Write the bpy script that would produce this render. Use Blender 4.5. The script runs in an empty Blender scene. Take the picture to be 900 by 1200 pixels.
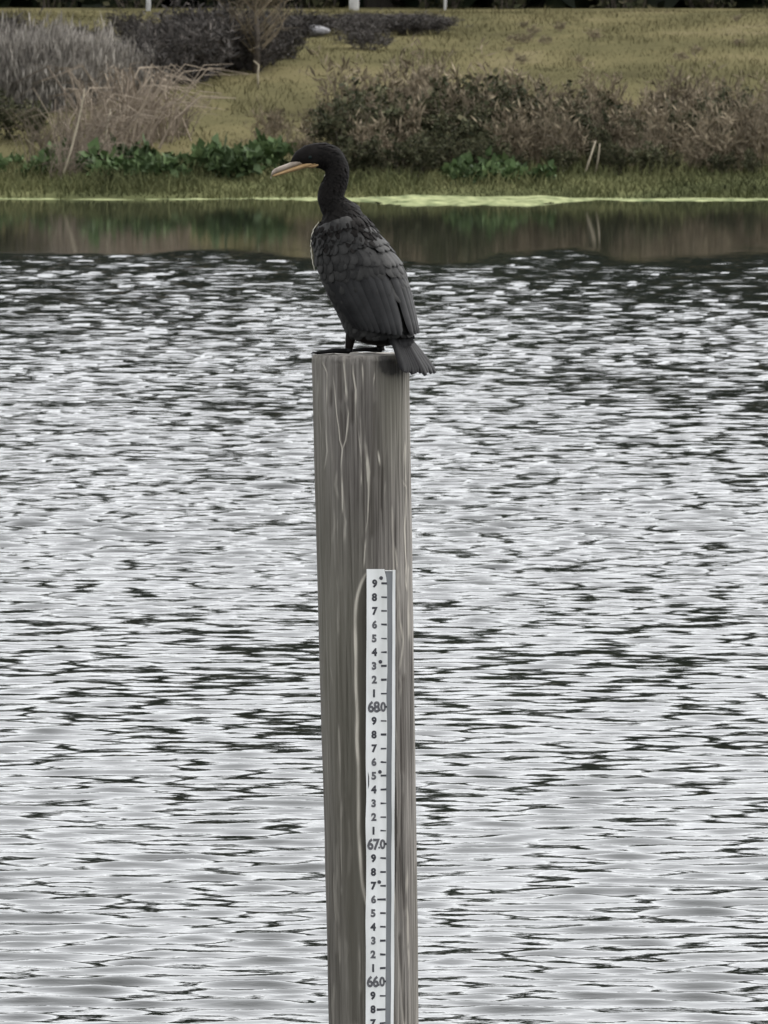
import bpy, math, random
import numpy as np
from mathutils import Vector

# ------------------------------------------------------------------ camera, sky, sun, exposure
S = 0.001893                 # metres per photo pixel (900 wide) at the pile: one foot of the gauge = 161 px
D = 20.0                     # distance camera - pile
F = D / S                    # focal length in photo pixels
H = 2.38                     # camera height above the water
HOR = -30.0                  # row of the horizon, just above the frame
PITCH = math.atan((600.0 - HOR) / F)
scene = bpy.context.scene
col = scene.collection
cd = bpy.data.cameras.new('camera'); cam = bpy.data.objects.new('camera', cd); col.objects.link(cam)
cam.location = (0, 0, H); cam.rotation_euler = (math.pi / 2 - PITCH, 0, 0)
cd.sensor_fit = 'HORIZONTAL'; cd.sensor_width = 36.0; cd.lens = 36.0 * F / 900.0
cd.clip_start = 0.5; cd.clip_end = 5000
cd.dof.use_dof = True; cd.dof.focus_distance = D - 0.05; cd.dof.aperture_fstop = cd.lens / 6.0
scene.camera = cam

SUN_EL, SUN_AZ = math.radians(52), math.radians(58)
world = bpy.data.worlds.new('World'); scene.world = world; world.use_nodes = True
wn = world.node_tree.nodes; wl = world.node_tree.links
bg = wn['Background']
sky = wn.new('ShaderNodeTexSky'); sky.sky_type = 'NISHITA'; sky.sun_disc = False
sky.sun_elevation = SUN_EL; sky.sun_rotation = SUN_AZ; sky.air_density = 1.0; sky.dust_density = 2.0
hs = wn.new('ShaderNodeHueSaturation'); hs.inputs['Saturation'].default_value = 0.10
wl.new(sky.outputs[0], hs.inputs['Color'])
# overcast deck: soft light and dark cloud masses over the whole sky
tc = wn.new('ShaderNodeTexCoord'); nz = wn.new('ShaderNodeTexNoise')
nz.inputs['Scale'].default_value = 3.0; nz.inputs['Detail'].default_value = 5.0
wl.new(tc.outputs['Generated'], nz.inputs['Vector'])
mr = wn.new('ShaderNodeMapRange'); mr.inputs['From Min'].default_value = 0.3; mr.inputs['From Max'].default_value = 0.7
mr.inputs['To Min'].default_value = 0.85; mr.inputs['To Max'].default_value = 1.15
wl.new(nz.outputs['Fac'], mr.inputs['Value'])
mx = wn.new('ShaderNodeVectorMath'); mx.operation = 'SCALE'
wl.new(hs.outputs[0], mx.inputs[0]); wl.new(mr.outputs[0], mx.inputs['Scale'])
wl.new(mx.outputs[0], bg.inputs['Color'])
bg.inputs['Strength'].default_value = 0.14

sd = bpy.data.lights.new('sun', 'SUN'); sun = bpy.data.objects.new('sun', sd); col.objects.link(sun)
sd.energy = 0.55; sd.angle = math.radians(60); sd.color = (1.0, 0.97, 0.93)
sdir = Vector((math.sin(SUN_AZ) * math.cos(SUN_EL), math.cos(SUN_AZ) * math.cos(SUN_EL), math.sin(SUN_EL)))
sun.rotation_euler = (-sdir).to_track_quat('-Z', 'Y').to_euler(); sun.location = (0, 0, 30)
scene.view_settings.view_transform = 'Standard'; scene.view_settings.look = 'None'
scene.view_settings.gamma = 1.0; scene.view_settings.use_curve_mapping = False
scene.view_settings.exposure = 1.7

# ------------------------------------------------------------------ helpers
rnd = random.Random(7)
rng = np.random.default_rng(11)
_fw = np.array([0, math.cos(PITCH), -math.sin(PITCH)]); _up = np.array([0, math.sin(PITCH), math.cos(PITCH)])

def at(px, py, Y):
    """world point on the vertical plane y = Y that the photo pixel looks at"""
    d = np.array([1, 0, 0]) * ((px - 450) / F) + _up * ((600 - py) / F) + _fw
    return np.array([0, 0, H]) + d * (Y / d[1])

def make_mesh(name, V, faces, mats=None, smooth=False):
    me = bpy.data.meshes.new(name)
    V = np.asarray(V, dtype=np.float32)
    if isinstance(faces, np.ndarray):
        n, k = faces.shape
        me.vertices.add(len(V)); me.vertices.foreach_set('co', V.ravel())
        me.loops.add(n * k); me.loops.foreach_set('vertex_index', faces.astype(np.int32).ravel())
        me.polygons.add(n)
        me.polygons.foreach_set('loop_start', np.arange(0, n * k, k, dtype=np.int32))
        me.polygons.foreach_set('loop_total', np.full(n, k, dtype=np.int32))
        me.update(calc_edges=True); me.validate()
    else:
        me.from_pydata([tuple(v) for v in V], [], faces); me.update()
    if smooth:
        me.polygons.foreach_set('use_smooth', np.ones(len(me.polygons), dtype=bool))
    if mats:
        me.materials.append(mats)
    return me

def link(name, me, parent=None, loc=None):
    o = bpy.data.objects.new(name, me); col.objects.link(o)
    if parent is not None: o.parent = parent
    if loc is not None: o.location = loc
    return o

def empty(name, loc=(0, 0, 0), rz=0.0):
    o = bpy.data.objects.new(name, None); col.objects.link(o)
    o.location = loc; o.rotation_euler = (0, 0, rz); o.empty_display_size = 0.1
    return o

def tag(o, label=None, cat=None, group=None, kind=None):
    if label: o['label'] = label
    if cat: o['category'] = cat
    if group: o['group'] = group
    if kind: o['kind'] = kind
    return o

def grid_faces(nr, nc, wrap=False):
    r = np.arange(nr - 1)[:, None]; c = np.arange(nc if wrap else nc - 1)[None, :]
    a = r * nc + c; b = r * nc + (c + 1) % nc
    return np.stack([a, b, b + nc, a + nc], -1).reshape(-1, 4)

def float_attr(me, name, vals):
    at_ = me.attributes.new(name, 'FLOAT', 'POINT'); at_.data.foreach_set('value', np.asarray(vals, dtype=np.float32).ravel())

_lat = {}
def vnoise(u, v, seed=0, pu=None):
    """smooth value noise in 0..1 on arrays, optionally periodic in u"""
    key = seed
    if key not in _lat: _lat[key] = np.random.default_rng(1000 + seed).random((256, 256)).astype(np.float32)
    L = _lat[key]
    u0 = np.floor(u).astype(int); v0 = np.floor(v).astype(int)
    fu = u - u0; fv = v - v0
    fu = fu * fu * (3 - 2 * fu); fv = fv * fv * (3 - 2 * fv)
    m = pu if pu else 256
    a = L[u0 % m % 256, v0 % 256]; b = L[(u0 + 1) % m % 256, v0 % 256]
    c = L[u0 % m % 256, (v0 + 1) % 256]; d = L[(u0 + 1) % m % 256, (v0 + 1) % 256]
    return (a * (1 - fu) + b * fu) * (1 - fv) + (c * (1 - fu) + d * fu) * fv

class MB:
    """collects pieces of one mesh"""
    def __init__(s): s.v = []; s.f = []; s.n = 0; s.e = []
    def add(s, V, faces):
        V = np.asarray(V, dtype=float).reshape(-1, 3)
        s.e.append(np.zeros(len(V))); s.v.append(V); s.f += [tuple(int(i) + s.n for i in q) for q in faces]; s.n += len(V)
    def box(s, lo, hi):
        x0, y0, z0 = lo; x1, y1, z1 = hi
        s.add([(x0, y0, z0), (x1, y0, z0), (x1, y1, z0), (x0, y1, z0), (x0, y0, z1), (x1, y0, z1), (x1, y1, z1), (x0, y1, z1)],
              [(0, 3, 2, 1), (4, 5, 6, 7), (0, 1, 5, 4), (1, 2, 6, 5), (2, 3, 7, 6), (3, 0, 4, 7)])
    def tube(s, pts, radii, n=5):
        pts = [np.asarray(p, float) for p in pts]
        V = []
        for i, p in enumerate(pts):
            t = pts[min(i + 1, len(pts) - 1)] - pts[max(i - 1, 0)]; t = t / (np.linalg.norm(t) + 1e-9)
            a = np.array([0, 1, 0]) if abs(t[1]) < 0.8 else np.array([1, 0, 0])
            u = np.cross(t, a); u /= np.linalg.norm(u); w = np.cross(t, u)
            for k in range(n):
                an = 2 * math.pi * k / n
                V.append(p + radii[i] * (math.cos(an) * u + math.sin(an) * w))
        fs = [tuple(q) for q in grid_faces(len(pts), n, True)]
        fs.append(tuple(range(n - 1, -1, -1))); fs.append(tuple(range((len(pts) - 1) * n, len(pts) * n)))
        s.add(V, fs)
    def grid(s, P):
        P = np.asarray(P, float); nr, nc = P.shape[:2]
        s.add(P.reshape(-1, 3), grid_faces(nr, nc))
    def mesh(s, name, mat, smooth=False):
        me = make_mesh(name, np.concatenate(s.v), s.f, mat, smooth); e = np.concatenate(s.e)
        if e.any(): float_attr(me, 'edge', e)
        return me

# ------------------------------------------------------------------ materials
def nodes_of(name):
    m = bpy.data.materials.new(name); m.use_nodes = True
    return m, m.node_tree.nodes, m.node_tree.links, m.node_tree.nodes['Principled BSDF']

def ramp(N, stops):
    r = N.new('ShaderNodeValToRGB'); e = r.color_ramp.elements
    while len(e) < len(stops): e.new(0.5)
    for q, (p, c) in zip(e, stops): q.position = p; q.color = (*c, 1)
    return r

def leaf_mat(name, stops, rough=0.55, spec=0.3):
    m, N, L, P = nodes_of(name)
    g = N.new('ShaderNodeNewGeometry'); oi = N.new('ShaderNodeObjectInfo')
    n = N.new('ShaderNodeTexNoise'); n.inputs['Scale'].default_value = 2.2; n.inputs['Detail'].default_value = 3
    tcn = N.new('ShaderNodeTexCoord'); L.new(tcn.outputs['Object'], n.inputs['Vector'])
    a = N.new('ShaderNodeMath'); a.operation = 'MULTIPLY_ADD'; a.inputs[1].default_value = 0.55
    L.new(g.outputs['Random Per Island'], a.inputs[0])
    b = N.new('ShaderNodeMath'); b.operation = 'MULTIPLY_ADD'; b.inputs[1].default_value = 0.55; b.inputs[2].default_value = -0.12
    L.new(n.outputs['Fac'], b.inputs[0]); L.new(b.outputs[0], a.inputs[2])
    r = ramp(N, stops); L.new(a.outputs[0], r.inputs[0])
    h = N.new('ShaderNodeHueSaturation'); L.new(r.outputs[0], h.inputs['Color'])
    mr_ = N.new('ShaderNodeMapRange'); mr_.inputs['To Min'].default_value = 0.75; mr_.inputs['To Max'].default_value = 1.25
    L.new(oi.outputs['Random'], mr_.inputs['Value']); L.new(mr_.outputs[0], h.inputs['Value'])
    L.new(h.outputs[0], P.inputs['Base Color'])
    P.inputs['Roughness'].default_value = rough; P.inputs['Specular IOR Level'].default_value = spec
    return m

def simple_mat(name, c0, c1, scale=20.0, rough=0.6, stretch=(1, 1, 1), spec=0.4, bump=0.0, detail=5):
    m, N, L, P = nodes_of(name)
    tcn = N.new('ShaderNodeTexCoord'); mp = N.new('ShaderNodeMapping'); mp.inputs['Scale'].default_value = stretch
    L.new(tcn.outputs['Object'], mp.inputs['Vector'])
    n = N.new('ShaderNodeTexNoise'); n.inputs['Scale'].default_value = scale; n.inputs['Detail'].default_value = detail
    L.new(mp.outputs[0], n.inputs['Vector'])
    r = ramp(N, [(0.3, c0), (0.7, c1)]); L.new(n.outputs['Fac'], r.inputs[0]); L.new(r.outputs[0], P.inputs['Base Color'])
    P.inputs['Roughness'].default_value = rough; P.inputs['Specular IOR Level'].default_value = spec
    if bump:
        b = N.new('ShaderNodeBump'); b.inputs['Strength'].default_value = bump; b.inputs['Distance'].default_value = 0.002
        L.new(n.outputs['Fac'], b.inputs['Height']); L.new(b.outputs[0], P.inputs['Normal'])
    return m

def water_mat():
    m, N, L, P = nodes_of('lake_water')
    P.inputs['Base Color'].default_value = (0.012, 0.014, 0.012, 1)
    P.inputs['Roughness'].default_value = 0.04; P.inputs['IOR'].default_value = 1.333
    tcn = N.new('ShaderNodeTexCoord'); mp = N.new('ShaderNodeMapping'); mp.inputs['Scale'].default_value = (0.45, 1.0, 1.0)
    L.new(tcn.outputs['Object'], mp.inputs['Vector'])
    n = N.new('ShaderNodeTexNoise'); n.inputs['Scale'].default_value = 15.0; n.inputs['Detail'].default_value = 4
    L.new(mp.outputs[0], n.inputs['Vector'])
    at_ = N.new('ShaderNodeAttribute'); at_.attribute_name = 'ripple'
    mm = N.new('ShaderNodeMath'); mm.operation = 'MULTIPLY'; mm.inputs[1].default_value = 0.36
    L.new(at_.outputs['Fac'], mm.inputs[0])
    b = N.new('ShaderNodeBump'); b.inputs['Distance'].default_value = 0.012
    L.new(mm.outputs[0], b.inputs['Strength']); L.new(n.outputs['Fac'], b.inputs['Height']); L.new(b.outputs[0], P.inputs['Normal'])
    return m

def turf_stops():
    return [(0.28, (0.048, 0.044, 0.024)), (0.45, (0.082, 0.075, 0.039)), (0.58, (0.109, 0.096, 0.050)), (0.76, (0.151, 0.128, 0.081))]

def turf_mat(name, green, blades=False):
    """tan to olive turf; turns green towards the water's edge (ground that is wetter there)"""
    m, N, L, P = nodes_of(name)
    g = N.new('ShaderNodeNewGeometry')
    mp = N.new('ShaderNodeMapping'); mp.inputs['Scale'].default_value = (0.45, 0.22, 0.0); L.new(g.outputs['Position'], mp.inputs['Vector'])
    n1 = N.new('ShaderNodeTexNoise'); n1.inputs['Scale'].default_value = 1.0; n1.inputs['Detail'].default_value = 6; n1.inputs['Roughness'].default_value = 0.65
    L.new(mp.outputs[0], n1.inputs['Vector'])
    add = N.new('ShaderNodeMath'); add.operation = 'MULTIPLY_ADD'; add.inputs[1].default_value = 0.16 if blades else 0.0
    L.new(g.outputs['Random Per Island'], add.inputs[0])
    sub = N.new('ShaderNodeMath'); sub.operation = 'ADD'; sub.inputs[1].default_value = -0.07 if blades else 0.0
    L.new(n1.outputs['Fac'], sub.inputs[0]); L.new(sub.outputs[0], add.inputs[2])
    dry = ramp(N, turf_stops()); L.new(add.outputs[0], dry.inputs[0])
    wet = ramp(N, [(0.30, (0.023, 0.025, 0.014)), (0.50, (0.064, 0.070, 0.033)), (0.75, (0.143, 0.141, 0.068))]); L.new(add.outputs[0], wet.inputs[0])
    sx = N.new('ShaderNodeSeparateXYZ'); L.new(g.outputs['Position'], sx.inputs[0])
    n2 = N.new('ShaderNodeTexNoise'); n2.inputs['Scale'].default_value = 0.8; L.new(g.outputs['Position'], n2.inputs['Vector'])
    dsum = N.new('ShaderNodeMath'); dsum.operation = 'MULTIPLY_ADD'; dsum.inputs[1].default_value = 5.0
    L.new(n2.outputs['Fac'], dsum.inputs[0]); L.new(sx.outputs['Y'], dsum.inputs[2])
    k = N.new('ShaderNodeMapRange'); k.inputs['From Min'].default_value = green; k.inputs['From Max'].default_value = green + 4.0
    L.new(dsum.outputs[0], k.inputs['Value'])
    mixc = N.new('ShaderNodeMix'); mixc.data_type = 'RGBA'
    L.new(k.outputs[0], mixc.inputs['Factor']); L.new(wet.outputs[0], mixc.inputs['A']); L.new(dry.outputs[0], mixc.inputs['B'])
    L.new(mixc.outputs['Result'], P.inputs['Base Color'])
    P.inputs['Roughness'].default_value = 1.0; P.inputs['Specular IOR Level'].default_value = 0.0
    return m

def pile_mat():
    m, N, L, P = nodes_of('weathered_pile_wood')
    tcn = N.new('ShaderNodeTexCoord'); mp = N.new('ShaderNodeMapping'); mp.inputs['Scale'].default_value = (1, 1, 0.022)
    L.new(tcn.outputs['Object'], mp.inputs['Vector'])
    n = N.new('ShaderNodeTexNoise'); n.inputs['Scale'].default_value = 150; n.inputs['Detail'].default_value = 9; n.inputs['Roughness'].default_value = 0.6
    L.new(mp.outputs[0], n.inputs['Vector'])
    base = ramp(N, [(0.30, (0.062, 0.056, 0.050)), (0.45, (0.136, 0.126, 0.113)), (0.58, (0.185, 0.173, 0.156)), (0.74, (0.29, 0.272, 0.245))])
    L.new(n.outputs['Fac'], base.inputs[0])
    n2 = N.new('ShaderNodeTexNoise'); n2.inputs['Scale'].default_value = 7; n2.inputs['Detail'].default_value = 4
    mp2 = N.new('ShaderNodeMapping'); mp2.inputs['Scale'].default_value = (1, 1, 0.3); L.new(tcn.outputs['Object'], mp2.inputs['Vector'])
    L.new(mp2.outputs[0], n2.inputs['Vector'])
    r2 = ramp(N, [(0.32, (0.58, 0.56, 0.55)), (0.66, (1.18, 1.18, 1.18))]); L.new(n2.outputs['Fac'], r2.inputs[0])
    mul = N.new('ShaderNodeMix'); mul.data_type = 'RGBA'; mul.blend_type = 'MULTIPLY'; mul.inputs['Factor'].default_value = 1
    L.new(base.outputs[0], mul.inputs['A']); L.new(r2.outputs[0], mul.inputs['B'])
    cur = mul.outputs['Result']
    for nm, c in (('pale', (0.60, 0.56, 0.48)), ('dark', (0.045, 0.038, 0.032)), ('blotch', (0.020, 0.019, 0.018)), ('green', (0.105, 0.10, 0.075))):
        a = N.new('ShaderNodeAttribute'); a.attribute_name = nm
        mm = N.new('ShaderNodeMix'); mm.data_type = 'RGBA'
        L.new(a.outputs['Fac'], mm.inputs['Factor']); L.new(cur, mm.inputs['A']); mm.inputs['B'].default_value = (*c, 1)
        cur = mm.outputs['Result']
    L.new(cur, P.inputs['Base Color'])
    P.inputs['Roughness'].default_value = 0.75; P.inputs['Specular IOR Level'].default_value = 0.25
    b = N.new('ShaderNodeBump'); b.inputs['Strength'].default_value = 0.5; b.inputs['Distance'].default_value = 0.002
    L.new(n.outputs['Fac'], b.inputs['Height']); L.new(b.outputs[0], P.inputs['Normal'])
    return m

def feather_mat(name, c0, c1, rough=0.6, spec=0.15, sheen=0.0):
    m, N, L, P = nodes_of(name)
    g = N.new('ShaderNodeNewGeometry'); tcn = N.new('ShaderNodeTexCoord'); oi = N.new('ShaderNodeObjectInfo')
    n = N.new('ShaderNodeTexNoise'); n.inputs['Scale'].default_value = 32; n.inputs['Detail'].default_value = 7; n.inputs['Roughness'].default_value = 0.6
    L.new(tcn.outputs['Object'], n.inputs['Vector'])
    a = N.new('ShaderNodeMath'); a.operation = 'MULTIPLY_ADD'; a.inputs[1].default_value = 0.35
    L.new(g.outputs['Random Per Island'], a.inputs[0])
    h = N.new('ShaderNodeMath'); h.operation = 'MULTIPLY'; h.inputs[1].default_value = 0.95; L.new(n.outputs['Fac'], h.inputs[0])
    hh = N.new('ShaderNodeMath'); hh.operation = 'MULTIPLY_ADD'; hh.inputs[1].default_value = 0.35; L.new(oi.outputs['Random'], hh.inputs[0]); L.new(h.outputs[0], hh.inputs[2])
    h2 = N.new('ShaderNodeMath'); h2.operation = 'SUBTRACT'; h2.inputs[1].default_value = 0.15; L.new(hh.outputs[0], h2.inputs[0]); h = h2
    L.new(h.outputs[0], a.inputs[2])
    r = ramp(N, [(0.30, c0), (0.95, c1)]); L.new(a.outputs[0], r.inputs[0])
    ea = N.new('ShaderNodeAttribute'); ea.attribute_name = 'edge'
    em = N.new('ShaderNodeMix'); em.data_type = 'RGBA'; em.inputs['B'].default_value = (c0[0] * 0.8, c0[1] * 0.8, c0[2] * 0.8, 1)
    ek = N.new('ShaderNodeMath'); ek.operation = 'MULTIPLY'; ek.inputs[1].default_value = 0.42; L.new(ea.outputs['Fac'], ek.inputs[0])
    L.new(ek.outputs[0], em.inputs['Factor']); L.new(r.outputs[0], em.inputs['A']); L.new(em.outputs['Result'], P.inputs['Base Color'])
    P.inputs['Roughness'].default_value = rough; P.inputs['Specular IOR Level'].default_value = spec
    b = N.new('ShaderNodeBump'); b.inputs['Strength'].default_value = 0.4; b.inputs['Distance'].default_value = 0.0015
    L.new(n.outputs['Fac'], b.inputs['Height']); L.new(b.outputs[0], P.inputs['Normal'])
    return m

M = dict(
    water=water_mat(),
    turf=turf_mat('bank_turf', 100.5), blades=turf_mat('bank_grass_blades', 101.0, True),
    pile=pile_mat(),
    algae=simple_mat('pale_floating_algae', (0.055, 0.075, 0.025), (0.29, 0.31, 0.155), 7.0, 0.9, (1, 0.35, 1), 0.1, 0.0, 8),
    white=simple_mat('gauge_white_enamel', (0.60, 0.61, 0.59), (0.88, 0.89, 0.88), 22, 0.45, (1, 1, 0.25), 0.4, 0.0, 8),
    ink=simple_mat('gauge_black_ink', (0.02, 0.02, 0.025), (0.06, 0.06, 0.07), 120, 0.6),
    ink2=simple_mat('gauge_worn_ink', (0.05, 0.05, 0.055), (0.17, 0.17, 0.18), 160, 0.6),
    grey=simple_mat('gauge_grey_channel', (0.17, 0.18, 0.19), (0.24, 0.25, 0.26), 25, 0.5, (1, 1, 0.2)),
    dkwood=simple_mat('dark_backing_wood', (0.035, 0.03, 0.025), (0.08, 0.07, 0.06), 40, 0.8, (1, 1, 0.08)),
    feather=feather_mat('charcoal_feathers', (0.004, 0.004, 0.004), (0.044, 0.043, 0.041)),
    plumage=feather_mat('black_brown_plumage', (0.004, 0.0035, 0.0032), (0.012, 0.010, 0.009), 0.75, 0.1),
    flight=feather_mat('dark_flight_feathers', (0.0035, 0.0035, 0.004), (0.026, 0.026, 0.0265), 0.6, 0.15),
    tailf=feather_mat('black_tail_feathers', (0.003, 0.003, 0.0035), (0.012, 0.012, 0.0125), 0.7, 0.08),
    palepatch=feather_mat('pale_breast_and_throat', (0.30, 0.285, 0.23), (0.46, 0.44, 0.37), 0.8, 0.1),
    bill=simple_mat('bill_grey_horn', (0.19, 0.15, 0.115), (0.31, 0.26, 0.21), 60, 0.45),
    gape=simple_mat('bill_orange_skin', (0.31, 0.19, 0.08), (0.42, 0.29, 0.15), 60, 0.6),
    eye=simple_mat('eye_dark_teal', (0.004, 0.008, 0.008), (0.008, 0.014, 0.013), 20, 0.5, (1, 1, 1), 0.1),
    leg=simple_mat('black_leg_skin', (0.004, 0.004, 0.004), (0.010, 0.010, 0.010), 80, 0.7, (1, 1, 1), 0.1),
    shrub=leaf_mat('dark_shrub_leaves', [(0.15, (0.022, 0.025, 0.014)), (0.45, (0.046, 0.049, 0.027)), (0.7, (0.088, 0.083, 0.048)), (0.95, (0.17, 0.14, 0.092))], 0.8, 0.05),
    weed=leaf_mat('dry_weed_plumes', [(0.1, (0.082, 0.068, 0.047)), (0.5, (0.155, 0.127, 0.088)), (0.9, (0.270, 0.226, 0.151))], 0.85, 0.1),
    broad=leaf_mat('bright_broad_leaves', [(0.1, (0.024, 0.038, 0.016)), (0.5, (0.061, 0.096, 0.036)), (0.8, (0.119, 0.160, 0.068)), (0.97, (0.289, 0.320, 0.180))], 0.7, 0.12),
    reed=leaf_mat('dead_reed_straw', [(0.1, (0.105, 0.084, 0.064)), (0.5, (0.210, 0.174, 0.133)), (0.9, (0.364, 0.308, 0.238))], 0.85, 0.1),
    greytwig=leaf_mat('grey_bare_twigs', [(0.1, (0.10, 0.091, 0.080)), (0.5, (0.21, 0.194, 0.172)), (0.9, (0.43, 0.40, 0.36))], 0.9, 0.0),
    darktwig=leaf_mat('dark_bare_twigs', [(0.1, (0.024, 0.022, 0.020)), (0.5, (0.051, 0.046, 0.042)), (0.9, (0.108, 0.095, 0.084))], 0.85, 0.1),
    twig=simple_mat('brown_twig_bark', (0.05, 0.042, 0.034), (0.11, 0.09, 0.07), 20, 0.85),
    bark=simple_mat('tree_bark', (0.035, 0.03, 0.024), (0.09, 0.08, 0.065), 6, 0.9, (1, 1, 0.2)),
    tree=leaf_mat('evergreen_crown_leaves', [(0.1, (0.012, 0.018, 0.010)), (0.5, (0.028, 0.038, 0.020)), (0.9, (0.06, 0.072, 0.036))]),
    palewood=simple_mat('bleached_dead_wood', (0.20, 0.17, 0.12), (0.34, 0.30, 0.22), 30, 0.8),
    postpaint=simple_mat('pale_post_paint', (0.42, 0.42, 0.42), (0.62, 0.62, 0.62), 12, 0.6),
    stone=simple_mat('pale_stone', (0.09, 0.088, 0.09), (0.22, 0.215, 0.22), 14, 0.85, (1, 1, 1), 0.2),
)

# ------------------------------------------------------------------ water
SHORE = 96.0
def build_water():
    ys = [-80, -40, -15, 0, 8, 12, 15, 17, 18]
    y = 18.0
    while y < 79.0:
        y += 0.019 + max(0, (y - 24)) / 54 * 0.042
        ys.append(y)
    while y < SHORE + 6:
        y += 0.12; ys.append(y)
    ys = np.array(ys)
    uf = np.linspace(-1, 1, 430)
    uo = 1 * np.array([1.03, 1.1, 1.25, 1.5, 2, 3, 5, 9, 18, 40, 110])
    us = np.concatenate([-uo[::-1], uf, uo])
    w = 0.088 * np.maximum(ys, 15.0)
    X = us[None, :] * w[:, None]; Y = np.repeat(ys[:, None], len(us), 1)
    dx = np.gradient(X, axis=1); dy = np.gradient(Y, axis=0)
    cell = np.maximum(np.abs(dx), np.abs(dy) * 0.8)
    shore_n = vnoise(X * 0.45 + 40, Y * 0.10, 1) * 7.0 + vnoise(X * 1.9 + 40, Y * 0.4, 2) * 3.4
    calm = np.clip((Y + shore_n - 81.0) / 2.4, 0, 1); calm = calm * calm * (3 - 2 * calm)
    patch = 0.70 + 0.55 * vnoise(X * 0.33 + 17, Y * 0.10, 3) + 0.25 * vnoise(X * 0.9 + 7, Y * 0.35, 4) - 0.1
    patch = patch * np.interp(Y, [20, 34, 52, 64, 76], [0.63, 0.82, 1.0, 1.08, 1.16])
    amp = (1 - calm) * patch + calm * 0.034
    X = X.astype(np.float32); Y = Y.astype(np.float32)
    Z = np.zeros_like(X); DX = np.zeros_like(X); DY = np.zeros_like(X)
    K = 100
    lam = np.exp(np.linspace(math.log(0.075), math.log(0.95), K)) * np.exp(rng.normal(0, 0.02, K))
    th = rng.normal(0, 0.34, K)
    sl = np.exp(-((np.log(lam) - math.log(0.15)) / 0.75) ** 2)
    sl *= 0.15 / math.sqrt((sl ** 2).sum() / 2)
    for i in range(K):
        k = 2 * math.pi / lam[i]
        kx, ky = k * math.sin(th[i]), -k * math.cos(th[i])
        wgt = np.clip(lam[i] / cell / 1.8 - 0.9, 0, 1).astype(np.float32)
        ph = (kx * X + ky * Y + rng.random() * 6.283).astype(np.float32)
        a = sl[i] / k * np.interp(Y, [20, 48], [1.15 if lam[i] < 0.2 else max(0.35, 1.15 - (lam[i] - 0.2) * 3.0), 1.0]).astype(np.float32)
        c = np.cos(ph) * wgt * a; s = np.sin(ph) * wgt * a
        Z += c; DX -= 0.8 * math.sin(th[i]) * s; DY += 0.8 * math.cos(th[i]) * s
    amp = amp.astype(np.float32)
    V = np.stack([X + DX * amp, Y + DY * amp, Z * amp], -1).reshape(-1, 3)
    me = make_mesh('water', V, grid_faces(len(ys), len(us)), M['water'], True)
    float_attr(me, 'ripple', np.clip(amp, 0, 1))
    tag(link('water', me), kind='structure')
build_water()

# ------------------------------------------------------------------ far bank
def ground_z(x, y):
    x = np.asarray(x, float); y = np.asarray(y, float)
    yy = y - (vnoise(x * 0.35 + 50, y * 0 + 3, 5) - 0.5) * 1.0
    z = np.interp(yy, [90, 95.4, 96.2, 98.0, 100.0, 104, 110, 118, 126, 134, 150, 400, 3000], [-1.2, -0.10, 0.06, 0.17, 0.32, 0.76, 1.42, 2.10, 2.58, 2.66, 2.60, 2.5, 2.5])
    n = (vnoise(x * 0.8 + 20, y * 0.5, 6) - 0.5) * 0.16 + (vnoise(x * 0.22 + 60, y * 0.15, 7) - 0.5) * 0.22
    z = np.where(z > 0, z * 0.7, z)
    return z + 0.7 * n * np.clip((y - 96) / 4, 0, 1) * np.clip((134 - y) / 16, 0.12, 1)

def build_ground():
    xs = np.concatenate([-np.geomspace(1500, 22, 18), np.linspace(-20, 20, 160), np.geomspace(22, 1500, 18)])
    ys = np.concatenate([np.linspace(92, 130, 150), np.linspace(131, 180, 30), np.geomspace(190, 3000, 14)])
    X, Y = np.meshgrid(xs, ys)
    V = np.stack([X, Y, ground_z(X, Y)], -1).reshape(-1, 3)
    tag(link('far_bank_ground', make_mesh('far_bank_ground', V, grid_faces(len(ys), len(xs)), M['turf'], True)), kind='structure')
build_ground()

def hit(px, py):
    """point of the bank that a photo pixel looks at"""
    for Y in np.arange(95.5, 160, 0.1):
        p = at(px, py, Y)
        if p[2] <= float(ground_z(p[0], p[1])): return p
    p = at(px, py, 140); p[2] = float(ground_z(p[0], p[1])); return p

def on_ground(px, Y):
    x = (px - 450) / F * Y
    return np.array([x, Y, float(ground_z(x, Y))])

def blades(n, xr, yr, hmin, hmax, wid, seed, dens=None, lean=0.5):
    r = np.random.default_rng(seed)
    x = r.uniform(*xr, n); y = r.uniform(*yr, n)
    if dens is not None:
        keep = r.random(n) < dens(x, y); x = x[keep]; y = y[keep]
    n = len(x); z = ground_z(x, y) - 0.01
    h = r.uniform(hmin, hmax, n) * (0.35 + 1.5 * vnoise(x * 1.3 + 90, y * 0.9, 8) ** 1.6); a = r.uniform(0, 6.283, n)
    lx = r.normal(0, lean, n) * h; ly = r.normal(0, lean, n) * h
    w = wid * r.uniform(0.6, 1.5, n)
    b = np.stack([x, y, z], -1)
    o = np.stack([np.cos(a) * w, np.sin(a) * w, 0 * w], -1)
    mid = b + np.stack([lx * 0.35, ly * 0.35, h * 0.6], -1); tip = b + np.stack([lx, ly, h], -1)
    V = np.stack([b - o, b + o, mid + o * 0.7, mid - o * 0.7, tip], 1).reshape(-1, 3)
    i = np.arange(n)[:, None] * 5
    tris = np.concatenate([i + [[0, 1, 2]], i + [[0, 2, 3]], i + [[3, 2, 4]]], 0)
    return V, tris

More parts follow.
